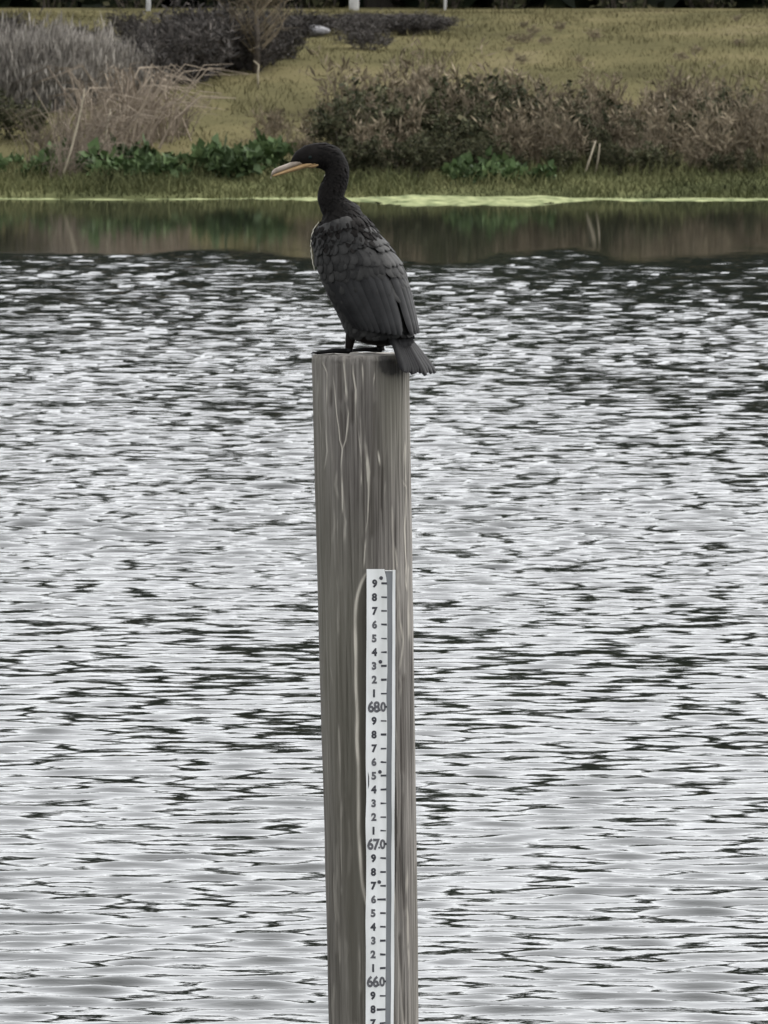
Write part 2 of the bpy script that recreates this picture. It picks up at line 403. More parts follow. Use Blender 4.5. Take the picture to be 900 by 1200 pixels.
V, T = blades(90000, (-11, 11), (99, 130), 0.02, 0.085, 0.005, 21)
g = tag(link('slope_grass', make_mesh('slope_grass', V, T, M['blades'])), 'dry tan and olive grass covering the slope of the far bank', 'grass', kind='stuff')
V, T = blades(60000, (-11, 11), (95.7, 100.5), 0.04, 0.16, 0.008, 22, lambda x, y: 0.35 + 0.65 * vnoise(x * 1.1 + 30, y * 0.8, 9))
g = tag(link('shore_grass', make_mesh('shore_grass', V, T, M['blades'])), 'low green grass along the waterline of the far bank', 'grass', kind='stuff')

# floating algae along the waterline
def build_algae():
    xs = np.linspace(-20, 20, 1500); t = np.linspace(0, 1, 34)
    px = 450 + xs * F / 95
    sm = lambda q: np.clip(q, 0, 1) ** 2 * (3 - 2 * np.clip(q, 0, 1))
    clump = sm((px - 405) / 60) * (1 - sm((px - 610) / 90))
    width = 1.5 + 0.9 * vnoise(xs * 0.7 + 9, xs * 0, 10) + clump * (0.6 + 1.6 * vnoise(xs * 1.5, xs * 0, 12) + 0.9 * vnoise(xs * 6.0, xs * 0, 15)) - 0.5 * (px < 330)
    Y = 96.6 - t[:, None] * width[None, :]; X = np.repeat(xs[None, :], len(t), 0)
    lump = vnoise(X * 3.0 + 30, Y * 1.6, 14) ** 1.6 * (0.012 + 0.035 * clump[None, :]) + vnoise(X * 9.0, Y * 5, 16) * (0.006 + 0.010 * clump[None, :])
    Z = -0.012 + np.sin(np.pi * np.clip(t * 0.93 + 0.07, 0, 1))[:, None] ** 0.5 * (lump + 0.010)
    keep = vnoise(X * 7 + 11, Y * 3.0, 17) * 0.6 + vnoise(X * 2.2 + 5, Y * 1.2, 18) * 0.6 + 0.62 * (1 - t[:, None] ** 2) > 0.60
    fs = grid_faces(len(t), len(xs)); fs = fs[keep.ravel()[fs[:, 0]]]
    me = make_mesh('algae_mat', np.stack([X, Y, Z], -1).reshape(-1, 3), fs, M['algae'], True)
    tag(link('algae_mat', me), 'pale yellow green algae floating along the waterline of the far bank', 'algae', kind='stuff')
build_algae()

BS = 0.7    # plants are built about 1.4 times their size and scaled when placed
# ---- plants of the bank: a few meshes of each kind, copied
def leaf_quads(C, Dn, length, width, r):
    """leaf shaped quads at points C, growing along unit directions Dn"""
    n = len(C)
    a = r.normal(size=(n, 3)); s = np.cross(Dn, a); s /= np.linalg.norm(s, axis=1, keepdims=True) + 1e-9
    k = np.clip(np.exp(r.normal(0, 0.4, n)), 0.4, 2.2); L = (length * k)[:, None]; W = (width * k * r.uniform(0.7, 1.3, n))[:, None]
    V = np.stack([C, C + Dn * L * 0.45 + s * W, C + Dn * L, C + Dn * L * 0.45 - s * W], 1).reshape(-1, 3)
    return V, (np.arange(n)[:, None] * 4 + np.arange(4)[None, :])

def unit(v): return v / (np.linalg.norm(v, axis=-1, keepdims=True) + 1e-9)

def shrub_meshes(name, seed, h, spread, nstem, nleaf, leaf, lw, leafmat, stemmat, upright=0.5, low=0.0, stem_r=0.006):
    r = np.random.default_rng(seed); st = MB(); C = []; Dn = []
    for i in range(nstem):
        a = r.uniform(0, 6.283); q = r.uniform(0.05, 1) ** 0.6 * spread; hh = h * r.uniform(0.55, 1.05) * (1 - 0.35 * (q / spread) ** 2)
        b = np.array([math.cos(a) * q * 0.3, math.sin(a) * q * 0.3, -0.03]); e = np.array([math.cos(a) * q, math.sin(a) * q, hh])
        m = (b + e) / 2 + r.normal(0, 0.05, 3) * h + np.array([0, 0, 0.08 * h])
        pts = [b, (b + m) / 2 + r.normal(0, 0.015, 3) * h, m, (m + e) / 2 + r.normal(0, 0.02, 3) * h, e]
        st.tube(pts, [stem_r * 1.5, stem_r * 1.3, stem_r, stem_r * 0.7, stem_r * 0.3], 3)
        P = np.array(pts)
        for j in range(3):
            k = r.integers(2, 5); p0 = P[k]; p1 = p0 + r.normal(0, 0.16, 3) * h + np.array([0, 0, 0.08 * h]); p1[2] = max(p1[2], 0.08)
            st.tube([p0, (p0 + p1) / 2 + r.normal(0, 0.02, 3) * h, p1], [stem_r * 0.6, stem_r * 0.5, stem_r * 0.25], 3)
            n = nleaf // (nstem * 4); t = r.random(n)[:, None]
            C.append(p0 * (1 - t) + p1 * t + r.normal(0, 0.03, (n, 3)) * h); Dn.append(unit(r.normal(size=(n, 3)) + [0, 0, upright]))
        n = nleaf // (nstem * 4); t = r.uniform(low, 1, n) * 3.999; k = t.astype(int); f = (t - k)[:, None]
        C.append(P[k] * (1 - f) + P[k + 1] * f + r.normal(0, 0.035, (n, 3)) * h); Dn.append(unit(r.normal(size=(n, 3)) + [0, 0, upright]))
    C = np.concatenate(C); Dn = np.concatenate(Dn); C[:, 2] = np.maximum(C[:, 2], 0.02)
    V, fq = leaf_quads(C, Dn, leaf, lw, r)
    return st.mesh(name + '_stems', stemmat), make_mesh(name + '_foliage', V, fq, leafmat)

def plant(name, meshes, p, rz, sc, label, cat, group=None, parts=('stems', 'foliage')):
    e = empty(name, p, rz); e.scale = [q * BS for q in sc]
    for nm, me in zip(parts, meshes):
        if me is not None: link(nm, me, e)
    if group and cat in ('shrub', 'weed', 'brush', 'plant', 'reeds') and 'tree row' not in label:
        z = max(sc); lo, hi = SIZES.get(cat, (0.6, 0.9))
        word = 'small' if z < lo else ('large' if z > hi else 'medium sized')
        if not label.startswith('small'): label = word + ' ' + label; group = group + ', ' + word
    return tag(e, label, cat, group)
SIZES = {'shrub': (0.6, 0.85), 'weed': (0.9, 1.15), 'brush': (0.65, 0.9), 'plant': (0.65, 0.9), 'reeds': (0.7, 1.0)}

SH = [shrub_meshes('leafy_shrub', 30 + i, 1.3, 0.75, 16, 2600, 0.075, 0.022, M['shrub'], M['twig'], 0.3) for i in range(4)]
WD = [shrub_meshes('dry_weed', 40 + i, 1.0, 0.38, 13, 900, 0.10, 0.008, M['weed'], M['weed'], 1.6, 0.35, 0.006) for i in range(4)]
BR = [shrub_meshes('broadleaf_plant', 50 + i, 0.42, 0.42, 14, 340, 0.135, 0.042, M['broad'], M['broad'], 0.5, 0.3, 0.007) for i in range(3)]
GT = [shrub_meshes('standing_reeds', 60 + i, 1.5, 0.42, 46, 2200, 0.20, 0.009, M['greytwig'], M['greytwig'], 5.0, 0.0, 0.006) for i in range(3)]
DT = [shrub_meshes('bare_brush', 70 + i, 1.2, 0.95, 26, 2400, 0.13, 0.012, M['darktwig'], M['darktwig'], 0.7, 0.05, 0.008) for i in range(3)]

def U(a, b): return rnd.uniform(a, b)
GS = 'dark shrubs of the thicket on the far bank'
k = 0
for px in list(range(414, 770, 25)) + list(range(778, 915, 28)):
    for row, (Y, s0) in enumerate(((99.6, 0.52), (101.4, 0.80))):
        hump = 1.0 if px < 560 else (0.9 if px < 760 else 0.7)
        p = on_ground(px + U(-14, 14), Y + U(-0.9, 0.9)); s = s0 * hump * U(0.65, 1.2)
        plant('leafy_shrub', SH[k % 4], p, U(0, 6.28), (s * U(0.9, 1.3), s * 1.1, s),
              'dark leafy shrub low at the front of the far bank thicket' if row == 0 else 'dark leafy shrub standing tall in the far bank thicket', 'shrub', GS + (' front' if row == 0 else ' rear')); k += 1
for px, Y, s in ((12, 104, 0.55), (40, 103.4, 0.45), (-20, 104, 0.6), (930, 101, 0.7), (965, 102, 0.7)):
    plant('leafy_shrub', SH[k % 4], on_ground(px, Y), U(0, 6.28), (s, s, s), 'dark leafy shrub growing apart from the far bank thicket', 'shrub', 'dark shrubs apart from the thicket'); k += 1
for px in list(range(300, 420, 15)) + list(range(414, 930, 7)):
    Y = U(99.4, 104.6); s = U(0.6, 1.3) * (0.5 if px < 400 else (1.05 if px < 600 else 0.9))
    plant('dry_weed', WD[k % 4], on_ground(px + U(-8, 8), Y), U(0, 6.28), (s * 1.2, s, s), 'brown dry weed with upright plumes above the far bank shrubs', 'weed', 'dry weeds along the top of the thicket'); k += 1
for i in range(34):
    px = U(0, 330); Y = U(97.6, 100.2) if px > 90 else U(98.5, 101); s = U(0.5, 1.15) * (1.0 if px > 95 else 0.6)
    plant('broadleaf_plant', BR[i % 3], on_ground(px, Y), U(0, 6.28), (s, s, s), 'bright green broad leaved plant near the far waterline', 'plant', 'broad leaved plants by the far waterline')
for i in range(9):
    px = U(520, 640); s = U(0.5, 0.8)
    plant('broadleaf_plant', BR[i % 3], on_ground(px, U(98.0, 99.2)), U(0, 6.28), (s, s, s), 'small green broad leaved plant in front of the dark thicket', 'plant', 'small broad leaved plants before the thicket')
for i in range(46):
    px = -30 + i * 5 + U(-6, 6); py = 132 - max(0, px - 60) * 0.18 - (i % 3) * 16
    p = hit(px, py); s = float(at(px, U(46, 66) + max(0, px - 120) * 0.3, p[1])[2] - p[2]) / (1.5 * BS) * 1.05
    plant('standing_reeds', GT[i % 3], p, U(0, 6.28), (s * 1.1, s * 1.1, s), 'pale grey dry reeds standing upright on the far bank', 'reeds', 'pale grey standing reeds on the far bank')
for i in range(84):
    px = U(165, 505); lo = 112 - (px - 165) * 0.185; py = U(max(lo - 55, 22), lo - 2)
    if 335 < px < 398: py = min(py, 32)
    p = hit(px, py); top = max(14 if not 210 < px < 335 else -5, 8)
    hh = max(0.12, float(at(px, top + 3, p[1])[2] - p[2]) / BS * U(0.6, 1.0)); s = min(1.15, hh / 1.2)
    plant('bare_brush', DT[i % 3], p, U(0, 6.28), (max(s, 0.6), max(s, 0.6), s), 'dark brown tangled brush on the far slope', 'brush', 'dark tangled brush on the far slope')
for i in range(16):
    px = U(-20, 205); s = U(0.35, 0.75)
    plant('bare_brush', DT[i % 3], hit(px, U(75, 130) - max(0, px - 60) * 0.15), U(0, 6.28), (s, s, s), 'dark brown brush growing among the pale grey reeds', 'brush', 'dark brush among the grey reeds')
for px, py, s in ((5, 44, 0.35), (22, 46, 0.3), (-12, 45, 0.4), (90, 52, 0.3), (60, 54, 0.25), (120, 52, 0.3), (150, 45, 0.4)):
    plant('bare_brush', DT[k % 3], hit(px, py), U(0, 6.28), (s * 1.6, s, s), 'low dark brush edging the pale grass above the grey reeds', 'brush', 'low dark brush above the grey reeds'); k += 1
for i in range(14):                                               # darker tufts scattered on the open slope
    px, py = U(560, 900), U(24, 85); s = U(0.12, 0.22)
    plant('dry_weed', WD[i % 4], hit(px, py), U(0, 6.28), (s * 2, s * 2, s), 'small brown weed tuft alone on the open grass slope', 'weed', 'weed tufts on the open slope')

def reed_clump(seed, n, h, lean):
    r = np.random.default_rng(seed); mb = MB()
    for i in range(n):
        b = np.array([r.normal(0, 0.22), r.normal(0, 0.15), -0.03]); hh = h * r.uniform(0.45, 1.0)
        d = np.array([lean + r.normal(0, 0.45), r.normal(0, 0.25), 0]) * hh
        p1 = b + d * 0.3 + [0, 0, hh * 0.55]; p2 = b + d * 0.75 + [0, 0, hh * 0.95]; p3 = b + d * 1.35 + [0, 0, hh * r.uniform(0.65, 1.0)]
        w = r.uniform(0.006, 0.015); mb.tube([b, p1, p2, p3], [w, w * 0.9, w * 0.7, w * 0.3], 3)
        if i % 2: mb.tube([p1, p1 + r.normal(0, 0.16, 3) * h + [0, 0, 0.05], p1 + r.normal(0, 0.3, 3) * h], [w * .7, w * .5, w * .2], 3)
    return mb.mesh('reed_stalks', M['reed'])
RC = [reed_clump(80 + i, 48, 1.05, (-0.25, 0.35, 0.1)[i]) for i in range(3)]
for i, (px, Y, s) in enumerate(((62, 101, 0.75), (85, 100, 0.85), (108, 101.5, 1.0), (128, 102.5, 1.15), (148, 102, 1.2), (165, 103, 1.1), (182, 103.5, 0.95), (95, 98.6, 0.55), (75, 98.4, 0.5), (120, 99.2, 0.6), (205, 104, 0.6))):
    plant('dead_reed_clump', (RC[i % 3],), on_ground(px, Y), U(-0.6, 0.6), (s * 1.15, s * 1.15, s * 1.25), 'clump of pale brown dead reeds bent over behind green leaves', 'reeds', 'dead reed clumps on the far bank', parts=('stalks',))

def stick(name, pts, radii, label, mat=M['palewood'], cat='stalk', branch=None):
    b = pts[0]; mb = MB(); mb.tube([np.array(p) - b for p in pts], radii, 6)
    o = link(name, mb.mesh(name, mat, True), None, b); tag(o, label, cat)
    if branch:
        m2 = MB(); m2.tube([np.array(p) - b for p in branch], [radii[0] * 0.8, radii[-1] * 0.7], 5); link('branch', m2.mesh('branch', mat, True), o)
    return o
def chain(px_pts, Y0, dy=0.0):
    """world points for a stalk whose foot stands on the bank at distance Y0"""
    P = [at(x, y, Y0 + dy * i) for i, (x, y) in enumerate(px_pts)]
    P[0][2] = float(ground_z(P[0][0], P[0][1])) - 0.03
    return P
stick('dead_stalk', chain([(684, 206), (690, 190), (698, 165)], 98.9), [0.013, 0.012, 0.008], 'pale leaning dead stalk, the longer of two in front of the dark thicket')
stick('dead_stalk', chain([(697, 200), (701, 186), (703, 168)], 99.1), [0.010, 0.009, 0.006], 'pale short dead stalk beside the longer leaning one')
stick('dead_stalk', chain([(69, 212), (82, 180), (90, 150), (97, 118), (99, 104)], 98.2), [0.013, 0.012, 0.011, 0.009, 0.005], 'tall pale curved dead stalk rising over the brown reeds')
stick('dead_stalk', chain([(121, 170), (126, 142), (130, 128)], 100.6), [0.011, 0.010, 0.007], 'pale straight dead stalk among the bent brown reeds')
stick('dead_stalk', chain([(111, 205), (108, 190), (107, 178)], 98.4), [0.010, 0.009, 0.006], 'short pale dead stalk among the broad green leaves')
stick('dead_stalk', chain([(303, 104), (302, 88), (303, 76), (297, 71)], hit(303, 104)[1]), [0.013, 0.012, 0.010, 0.007], 'thin pale dead stalk with hooked tip on the open slope')

# bare tree at the dark brush
def bare_tree(p, h, seed):
    r = np.random.default_rng(seed); e = empty('bare_tree', p)
    tr = MB(); tr.tube([(0, 0, -0.1), (0.03, 0, h * 0.3), (-0.04, 0.05, h * 0.6), (0.05, 0, h)], [0.07, 0.055, 0.04, 0.012], 7); t = link('trunk', tr.mesh('trunk', M['twig'], True), e)
    cr = MB()
    for i in range(80):
        z = r.uniform(0.12, 0.95) * h; a = r.uniform(0, 6.283); L = r.uniform(0.35, 0.9) * (h - z * 0.6) * 0.42
        p0 = np.array([0, 0, z]); p1 = p0 + [math.cos(a) * L * 0.6, math.sin(a) * L * 0.6, L * 0.6]; p2 = p1 + [math.cos(a) * L * 0.4 + r.normal(0, .1), math.sin(a) * L * 0.4, L * 0.6]
        cr.tube([p0, p1, p2], [0.02, 0.013, 0.006], 3)
        for j in range(7):
            q = p0 + (p2 - p0) * r.uniform(0.3, 1); w = q + r.normal(0, 0.18, 3) + [0, 0, 0.16]
            cr.tube([q, w], [0.006, 0.002], 3)
    link('crown', cr.mesh('bare_crown', M['weed'], False), e)
    return tag(e, 'bare brown tree rising from the dark tangled brush', 'tree')
bare_tree(hit(300, 86), 2.3, 5).scale = (BS, BS, BS)

def boulder(p, s, seed):
    r = np.random.default_rng(seed); n, m = 9, 14; P = []
    for i in range(n):
        ph = math.pi * i / (n - 1)
        for j in range(m):
            a = 2 * math.pi * j / m; q = 1 + 0.28 * (vnoise(np.array(a * 1.2 + 5), np.array(ph * 1.5), 40 + seed) - 0.5) + r.normal(0, 0.03)
            P.append((s[0] * math.sin(ph) * math.cos(a) * q, s[1] * math.sin(ph) * math.sin(a) * q, s[2] * math.cos(ph) * q))
    o = link('boulder', make_mesh('boulder', P, [tuple(q) for q in grid_faces(n, m, True)], M['stone']), None, p)
    return o
tag(boulder(hit(369, 41) + [0, -0.3, 0.06], (0.19, 0.14, 0.075), 1), 'pale grey stone lying in the dark brush on the slope', 'stone')

# posts at the top of the slope
def edge_post(px, py0, w, h, label, bend=0.0):
    p = hit(px, py0) if py0 > 10 else on_ground(px, 134.0); e = empty('marker_post', p)
    mb = MB(); mb.tube([(0, 0, -0.2), (bend * 0.3, 0, h * 0.35), (bend, 0, h * 0.7), (bend * 2.2, 0, h)], [w, w, w * 0.95, w * 0.9], 8); link('shaft', mb.mesh('post_shaft', M['postpaint'], True), e)
    cp = MB(); cp.tube([(bend * 2.2, 0, h + 0.002), (bend * 2.2, 0, h + 0.03)], [w * 1.15, w * 0.8], 8); link('cap', cp.mesh('post_cap', M['postpaint']), e)
    return tag(e, label, 'post')
edge_post(174, 13, 0.035, 1.3, 'thin pale post at the top of the slope beside the dark brush')
edge_post(415, 8.5, 0.075, 1.2, 'thick pale post at the top of the slope')
edge_post(521, 8.5, 0.022, 1.1, 'very thin white post curving at the top of the slope', 0.05)

# tree line beyond the slope
def tree_meshes(seed, h, rad):
    r = np.random.default_rng(seed); tr = MB()
    tr.tube([(0, 0, -0.3), (0.1, 0, h * 0.25), (-0.1, 0.1, h * 0.55), (0, 0, h * 0.92)], [0.26, 0.2, 0.13, 0.03], 8)
    C = []
    for i in range(120):
        z = r.uniform(0.02, 0.98) * h; prof = math.sin(math.pi * min(1, (z / h) ** 0.75 * 0.92 + 0.06)) ** 0.7
        a = r.uniform(0, 6.283); q = rad * prof * r.uniform(0.35, 1.05); c = np.array([math.cos(a) * q, math.sin(a) * q, z])
        tr.tube([(0, 0, z * 0.8), c * [0.5, 0.5, 0.93], c], [0.07, 0.045, 0.015], 4)
        n = 80; C.append(c + r.normal(0, 1, (n, 3)) * [0.62, 0.62, 0.42] * r.uniform(0.6, 1.2))
    C = np.concatenate(C); C[:, 2] = np.maximum(C[:, 2], 0.05)
    V, fq = leaf_quads(C, unit(r.normal(size=C.shape)), 0.75, 0.26, r)
    return tr.mesh('tree_trunk', M['bark']), make_mesh('tree_crown', V, fq, M['tree'])
TR = [tree_meshes(90 + i, 15.0 + 1.5 * i, 4.2 + 0.4 * i) for i in range(3)]
for i in range(37):
    x = -40 + i * 2.2 + U(-0.7, 0.7); Y = 152 + U(-2, 3) + (i % 2) * 5
    s = U(0.85, 1.2) / BS; plant('evergreen_tree', TR[i % 3], (x, Y, float(ground_z(x, Y))), U(0, 6.28), (s, s, s), 'dark evergreen tree in the row beyond the grass slope', 'tree', 'trees in the row beyond the slope', parts=('trunk', 'crown'))

for i in range(34):
    x = -25 + i * 1.5 + U(-0.4, 0.4); Y = 141.0 + U(-1.5, 2.0); s = U(1.7, 2.4)
    plant('hedge_shrub', SH[i % 4], (x, Y, float(ground_z(x, Y))), U(0, 6.28), (s, s, s), 'dark shrub at the foot of the tree row beyond the slope', 'shrub', 'shrubs at the foot of the tree row')

# ------------------------------------------------------------------ the pile
PTOP = at(422.5, 415, D)
ZT = PTOP[2]
def zrow(py): return at(450, py, D)[2]
def pile_cx(z): return (422.5 - 450 + (ZT - z) / S * (15.0 / 785)) * S
def pile_r(z): return max(0.08, (57.5 - (ZT - z) / S * (5.0 / 785)) * S)
STREAKS = []   # (points in photo pixels, half width px, strength)
def zs7(pts, w, s): STREAKS.append(([(355 + a * .1556, 395 + b * .1555) for a, b in pts], w * 0.8, min(1, s * 1.15)))
def zs4(pts, w, s): STREAKS.append(([(340 + a / 4, 390 + b / 4) for a, b in pts], w, s))
def zs5(pts, w, s): STREAKS.append(([(360 + a * .2332, 650 + b * .2333) for a, b in pts], w, s))
STREAKS_SCALE = 0.8
zs7([(150, 185), (185, 260), (180, 560), (170, 700), (180, 850), (165, 980)], 1.5, 0.62)
zs7([(215, 205), (240, 380), (260, 620), (275, 760), (295, 830), (290, 960), (295, 1090), (295, 1300)], 1.3, 0.62)
zs7([(310, 165), (330, 420), (345, 560), (320, 760), (295, 830)], 1.9, 0.55)
zs7([(380, 150), (380, 260), (400, 380), (398, 620), (420, 740), (440, 900), (440, 1090)], 1.3, 0.95)
zs7([(450, 190), (455, 370)], 1.3, 0.5); zs7([(540, 260), (525, 380)], 1.0, 0.5)
zs7([(465, 770), (480, 900), (490, 1090)], 1.2, 0.75); zs7([(565, 850), (580, 940)], 1.4, 0.75)
zs7([(640, 640), (620, 900)], 1.3, 0.4); zs7([(710, 700), (715, 800)], 1.0, 0.4); zs7([(765, 780), (775, 1090)], 1.2, 0.35)
zs4([(350, 500), (370, 640), (362, 880), (355, 960), (345, 1090)], 1.4, 0.7); zs4([(245, 800), (260, 880), (255, 1000)], 1.6, 0.4)
zs4([(530, 690), (545, 720), (540, 900), (548, 1200)], 1.1, 0.5); zs4([(495, 1000), (500, 1100)], 1.2, 0.4)
zs5([(150, 60), (155, 400)], 1.2, 0.25); zs5([(120, 560), (128, 640)], 1.2, 0.25); zs5([(155, 850), (165, 1200), (172, 1700)], 1.3, 0.4)
zs5([(470, 330), (480, 420), (470, 560)], 1.5, 0.35); zs5([(508, 50), (512, 420)], 1.5, 0.30); zs5([(130, 1600), (140, 1850)], 1.2, 0.3)
for i in range(46):                       # many faint short weathered streaks
    x0 = rnd.uniform(372, 484); y0 = rnd.uniform(412, 1180); ln = rnd.uniform(20, 150)
    STREAKS.append(([(x0, y0), (x0 + rnd.uniform(-2, 3), y0 + ln / 2), (x0 + ln * 0.02 + rnd.uniform(-2, 2), y0 + ln)], rnd.uniform(0.8, 2.4), rnd.uniform(0.12, 0.32)))
DARKS = []
for pts, w in (([(372, 380), (378, 500), (372, 640)], 2.4), ([(285, 540), (297, 700), (300, 810)], 2.0), ([(212, 370), (208, 520)], 2.0), ([(535, 470), (530, 800), (515, 1090), (515, 1500)], 2.6), ([(270, 190), (285, 480)], 3.0), ([(600, 960), (590, 1300)], 1.6)):
    DARKS.append(([(355 + a * .1556, 395 + b * .1555) for a, b in pts], w))
for pts, w in (([(165, 160), (172, 600), (185, 1200)], 2.5), ([(485, 600), (480, 1100)], 3.0), ([(200, 1200), (225, 1900), (235, 2360)], 6.0), ([(480, 1200), (470, 1500), (490, 1800)], 1.8), ([(465, 1900), (490, 2360)], 1.8)):
    DARKS.append(([(360 + a * .2332, 650 + b * .2333) for a, b in pts], w))

def polydist(px, py, pts):
    xs = [p[0] for p in pts]; ys = [p[1] for p in pts]
    x = np.interp(py, ys, xs); fade = np.clip(np.minimum(py - ys[0] + 3, ys[-1] - py + 3) / 8.0, 0, 1)
    return px - x, fade

def build_pile():
    na = 480
    zt, zb = ZT, -0.6
    rows = np.concatenate([[0, .0015, .004], np.linspace(.008, 1.56, 420), np.linspace(1.60, zt - zb, 40)])
    ang = np.linspace(0, 2 * math.pi, na, endpoint=False)
    # denser facets towards the front are not needed: 360 round the whole pile
    Zr, A = np.meshgrid(zt - rows, ang, indexing='ij')
    CX = (422.5 - 450 + (ZT - Zr) / S * (15.0 / 785)) * S
    R = np.maximum(0.08, (57.5 - (ZT - Zr) / S * (5.0 / 785)) * S)
    u = A / (2 * math.pi)
    dz = ZT - Zr
    rough = (vnoise(u * 60, dz * 1.2, 20, 60) - .5) * 0.0022 + (vnoise(u * 150, dz * 3.0, 21, 150) - .5) * 0.0018 + (vnoise(u * 240, dz * 7.0, 34, 240) - .5) * 0.0018 + (vnoise(u * 9, dz * 0.9, 22, 9) - .5) * 0.004
    X0 = CX + R * np.cos(A); px = 450 + X0 / S; py = 415 + dz / S
    front = np.sin(A) < 0.05
    pale = np.zeros_like(R); dark = np.zeros_like(R); disp = rough.copy()
    for pts, w, s in STREAKS:
        d, f = polydist(px + (vnoise(py * 0.05, py * 0 + 3, 23) - .5) * 1.4, py, pts)
        ww = w * (0.35 + 0.9 * vnoise(py * 0.06 + pts[0][0], py * 0 + 1, 24)); f = f * np.clip(-0.1 + 1.7 * vnoise(py * 0.05 + pts[0][0] * 1.7, py * 0 + 5, 33), 0, 1)
        v = np.exp(-(np.abs(d) / ww) ** 3) * f * s * front
        pale = np.maximum(pale, v); disp += 0.0005 * v
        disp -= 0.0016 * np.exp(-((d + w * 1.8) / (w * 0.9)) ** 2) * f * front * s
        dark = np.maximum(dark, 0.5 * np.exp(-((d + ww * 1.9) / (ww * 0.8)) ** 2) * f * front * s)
    for pts, w in DARKS:
        d, f = polydist(px, py, pts); v = np.exp(-(d / w) ** 2) * f * front
        dark = np.maximum(dark, 0.62 * v); disp -= 0.0020 * v
    # other drying cracks all round
    for i in range(40):
        a0 = rnd.uniform(0, 6.283); z0 = rnd.uniform(0, 2.2); ln = rnd.uniform(.15, .7)
        if math.sin(a0) < -0.1 and z0 < 0.5: continue
        dd = (A - a0 - (vnoise(dz * 6, dz * 0 + i, 25) - .5) * 0.05 + math.pi) % (2 * math.pi) - math.pi
        f = np.clip(np.minimum(dz - z0, z0 + ln - dz) / 0.08, 0, 1)
        v = np.exp(-(dd / 0.02) ** 2) * f; disp -= 0.004 * v; dark = np.maximum(dark, 0.5 * v)
    # fine sharp drying checks, many and straight
    for i in range(170):
        a0 = rnd.uniform(0, 6.283); z0 = rnd.uniform(-0.1, 1.7); ln = rnd.uniform(.06, .5)
        dd = (A - a0 - (vnoise(dz * 9, dz * 0 + i, 35) - .5) * 0.018 + math.pi) % (2 * math.pi) - math.pi
        f = np.clip(np.minimum(dz - z0, z0 + ln - dz) / 0.04, 0, 1)
        v = np.exp(-(dd / rnd.uniform(0.007, 0.013)) ** 2) * f * rnd.uniform(0.4, 1.0); disp -= 0.0022 * v; dark = np.maximum(dark, 0.75 * v * (1 - pale))
    # flat seat cut for the gauge
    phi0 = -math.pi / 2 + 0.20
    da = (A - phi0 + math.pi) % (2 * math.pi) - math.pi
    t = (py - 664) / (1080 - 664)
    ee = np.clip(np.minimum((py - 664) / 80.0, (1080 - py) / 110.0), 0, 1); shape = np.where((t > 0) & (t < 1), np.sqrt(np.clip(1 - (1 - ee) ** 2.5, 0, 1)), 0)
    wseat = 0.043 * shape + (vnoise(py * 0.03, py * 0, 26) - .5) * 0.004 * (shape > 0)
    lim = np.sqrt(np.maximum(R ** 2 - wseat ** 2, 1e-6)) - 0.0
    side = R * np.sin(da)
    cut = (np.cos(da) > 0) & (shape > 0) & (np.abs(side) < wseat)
    Rn = R + disp
    Rc = lim / np.maximum(np.cos(da), .2) - 0.003
    Rn = np.where(cut, np.minimum(Rn, Rc), Rn)
    edge = np.exp(-((side + wseat) / 0.0034) ** 2) * (shape > 0.02) * (np.cos(da) > 0) * (0.75 + 0.5 * vnoise(py * 0.04, py * 0, 27))
    edge = np.clip(edge, 0, 1); pale = np.maximum(pale * (~cut), edge)
    dark = np.where(cut, 0.55, dark); dark = dark * (1 - np.clip(edge * 1.5, 0, 1))  # shadow of the gauge in its seat, painted in as a darker tone
    # worn top edge
    Rn -= np.clip(0.006 - dz, 0, 0.006) * 0.7 + np.where(dz < 0.012, (vnoise(u * 40, dz * 0, 28, 40) - .5) * 0.004, 0)
    # two dark blotches below the tail
    blotch = 0.85 * np.exp(-(((px - 452) / 10) ** 2 + ((py - 421) / 12) ** 2)) * (0.4 + 0.9 * vnoise(px * 0.35, py * 0.3, 29)) + 0.8 * np.exp(-(((px - 466) / 13) ** 2 + ((py - 432) / 7) ** 2)) * (0.3 + vnoise(px * 0.3, py * 0.3, 30))
    blotch = np.clip(blotch * front * 2.0, 0, 0.92)
    green = np.clip((vnoise(u * 7 + 3, dz * 1.6, 31, 7) - .45) * 1.2, 0, .6) * front * (1 - pale) * (1 - blotch)
    X = CX + Rn * np.cos(A); Y = D + Rn * np.sin(A)
    tilt = 0.0
    V = np.stack([X, Y, Zr + tilt], -1).reshape(-1, 3)
    nr = len(rows)
    # top: rings with end grain checks
    ringsV = []; fr = [0.94, 0.86, 0.75, 0.6, 0.45, 0.3, 0.15]
    n0 = len(V)
    for q in fr:
        zz = ZT + (vnoise(np.cos(ang) * q * 9 + 20, np.sin(ang) * q * 9 + 20, 32) - .5) * 0.004 - 0.004 * (np.abs(np.sin(ang * 3.5 + 1.0)) < 0.06) * q
        ringsV.append(np.stack([CX[0] + (Rn[0] * q) * np.cos(ang), D + (Rn[0] * q) * np.sin(ang), zz], -1))
    V = np.concatenate([V] + ringsV + [np.array([[CX[0, 0], D, ZT]])])
    faces = [tuple(q[::-1]) for q in grid_faces(nr, na, True)]
    prev = 0
    for i in range(len(fr)):
        b = n0 + i * na
        for j in range(na): faces.append((prev + j, prev + (j + 1) % na, b + (j + 1) % na, b + j))
        prev = b
    c = len(V) - 1
    for j in range(na): faces.append((prev + j, prev + (j + 1) % na, c))
    base = np.array([pile_cx(0), D, 0])
    me = make_mesh('wooden_pile', V - base, faces, M['pile'], True)
    pad = np.zeros(len(V) - pale.size)
    for nm, arr in (('pale', pale), ('dark', dark), ('blotch', blotch), ('green', green)):
        float_attr(me, nm, np.concatenate([arr.ravel(), pad + (0.15 if nm == 'pale' else 0)]))
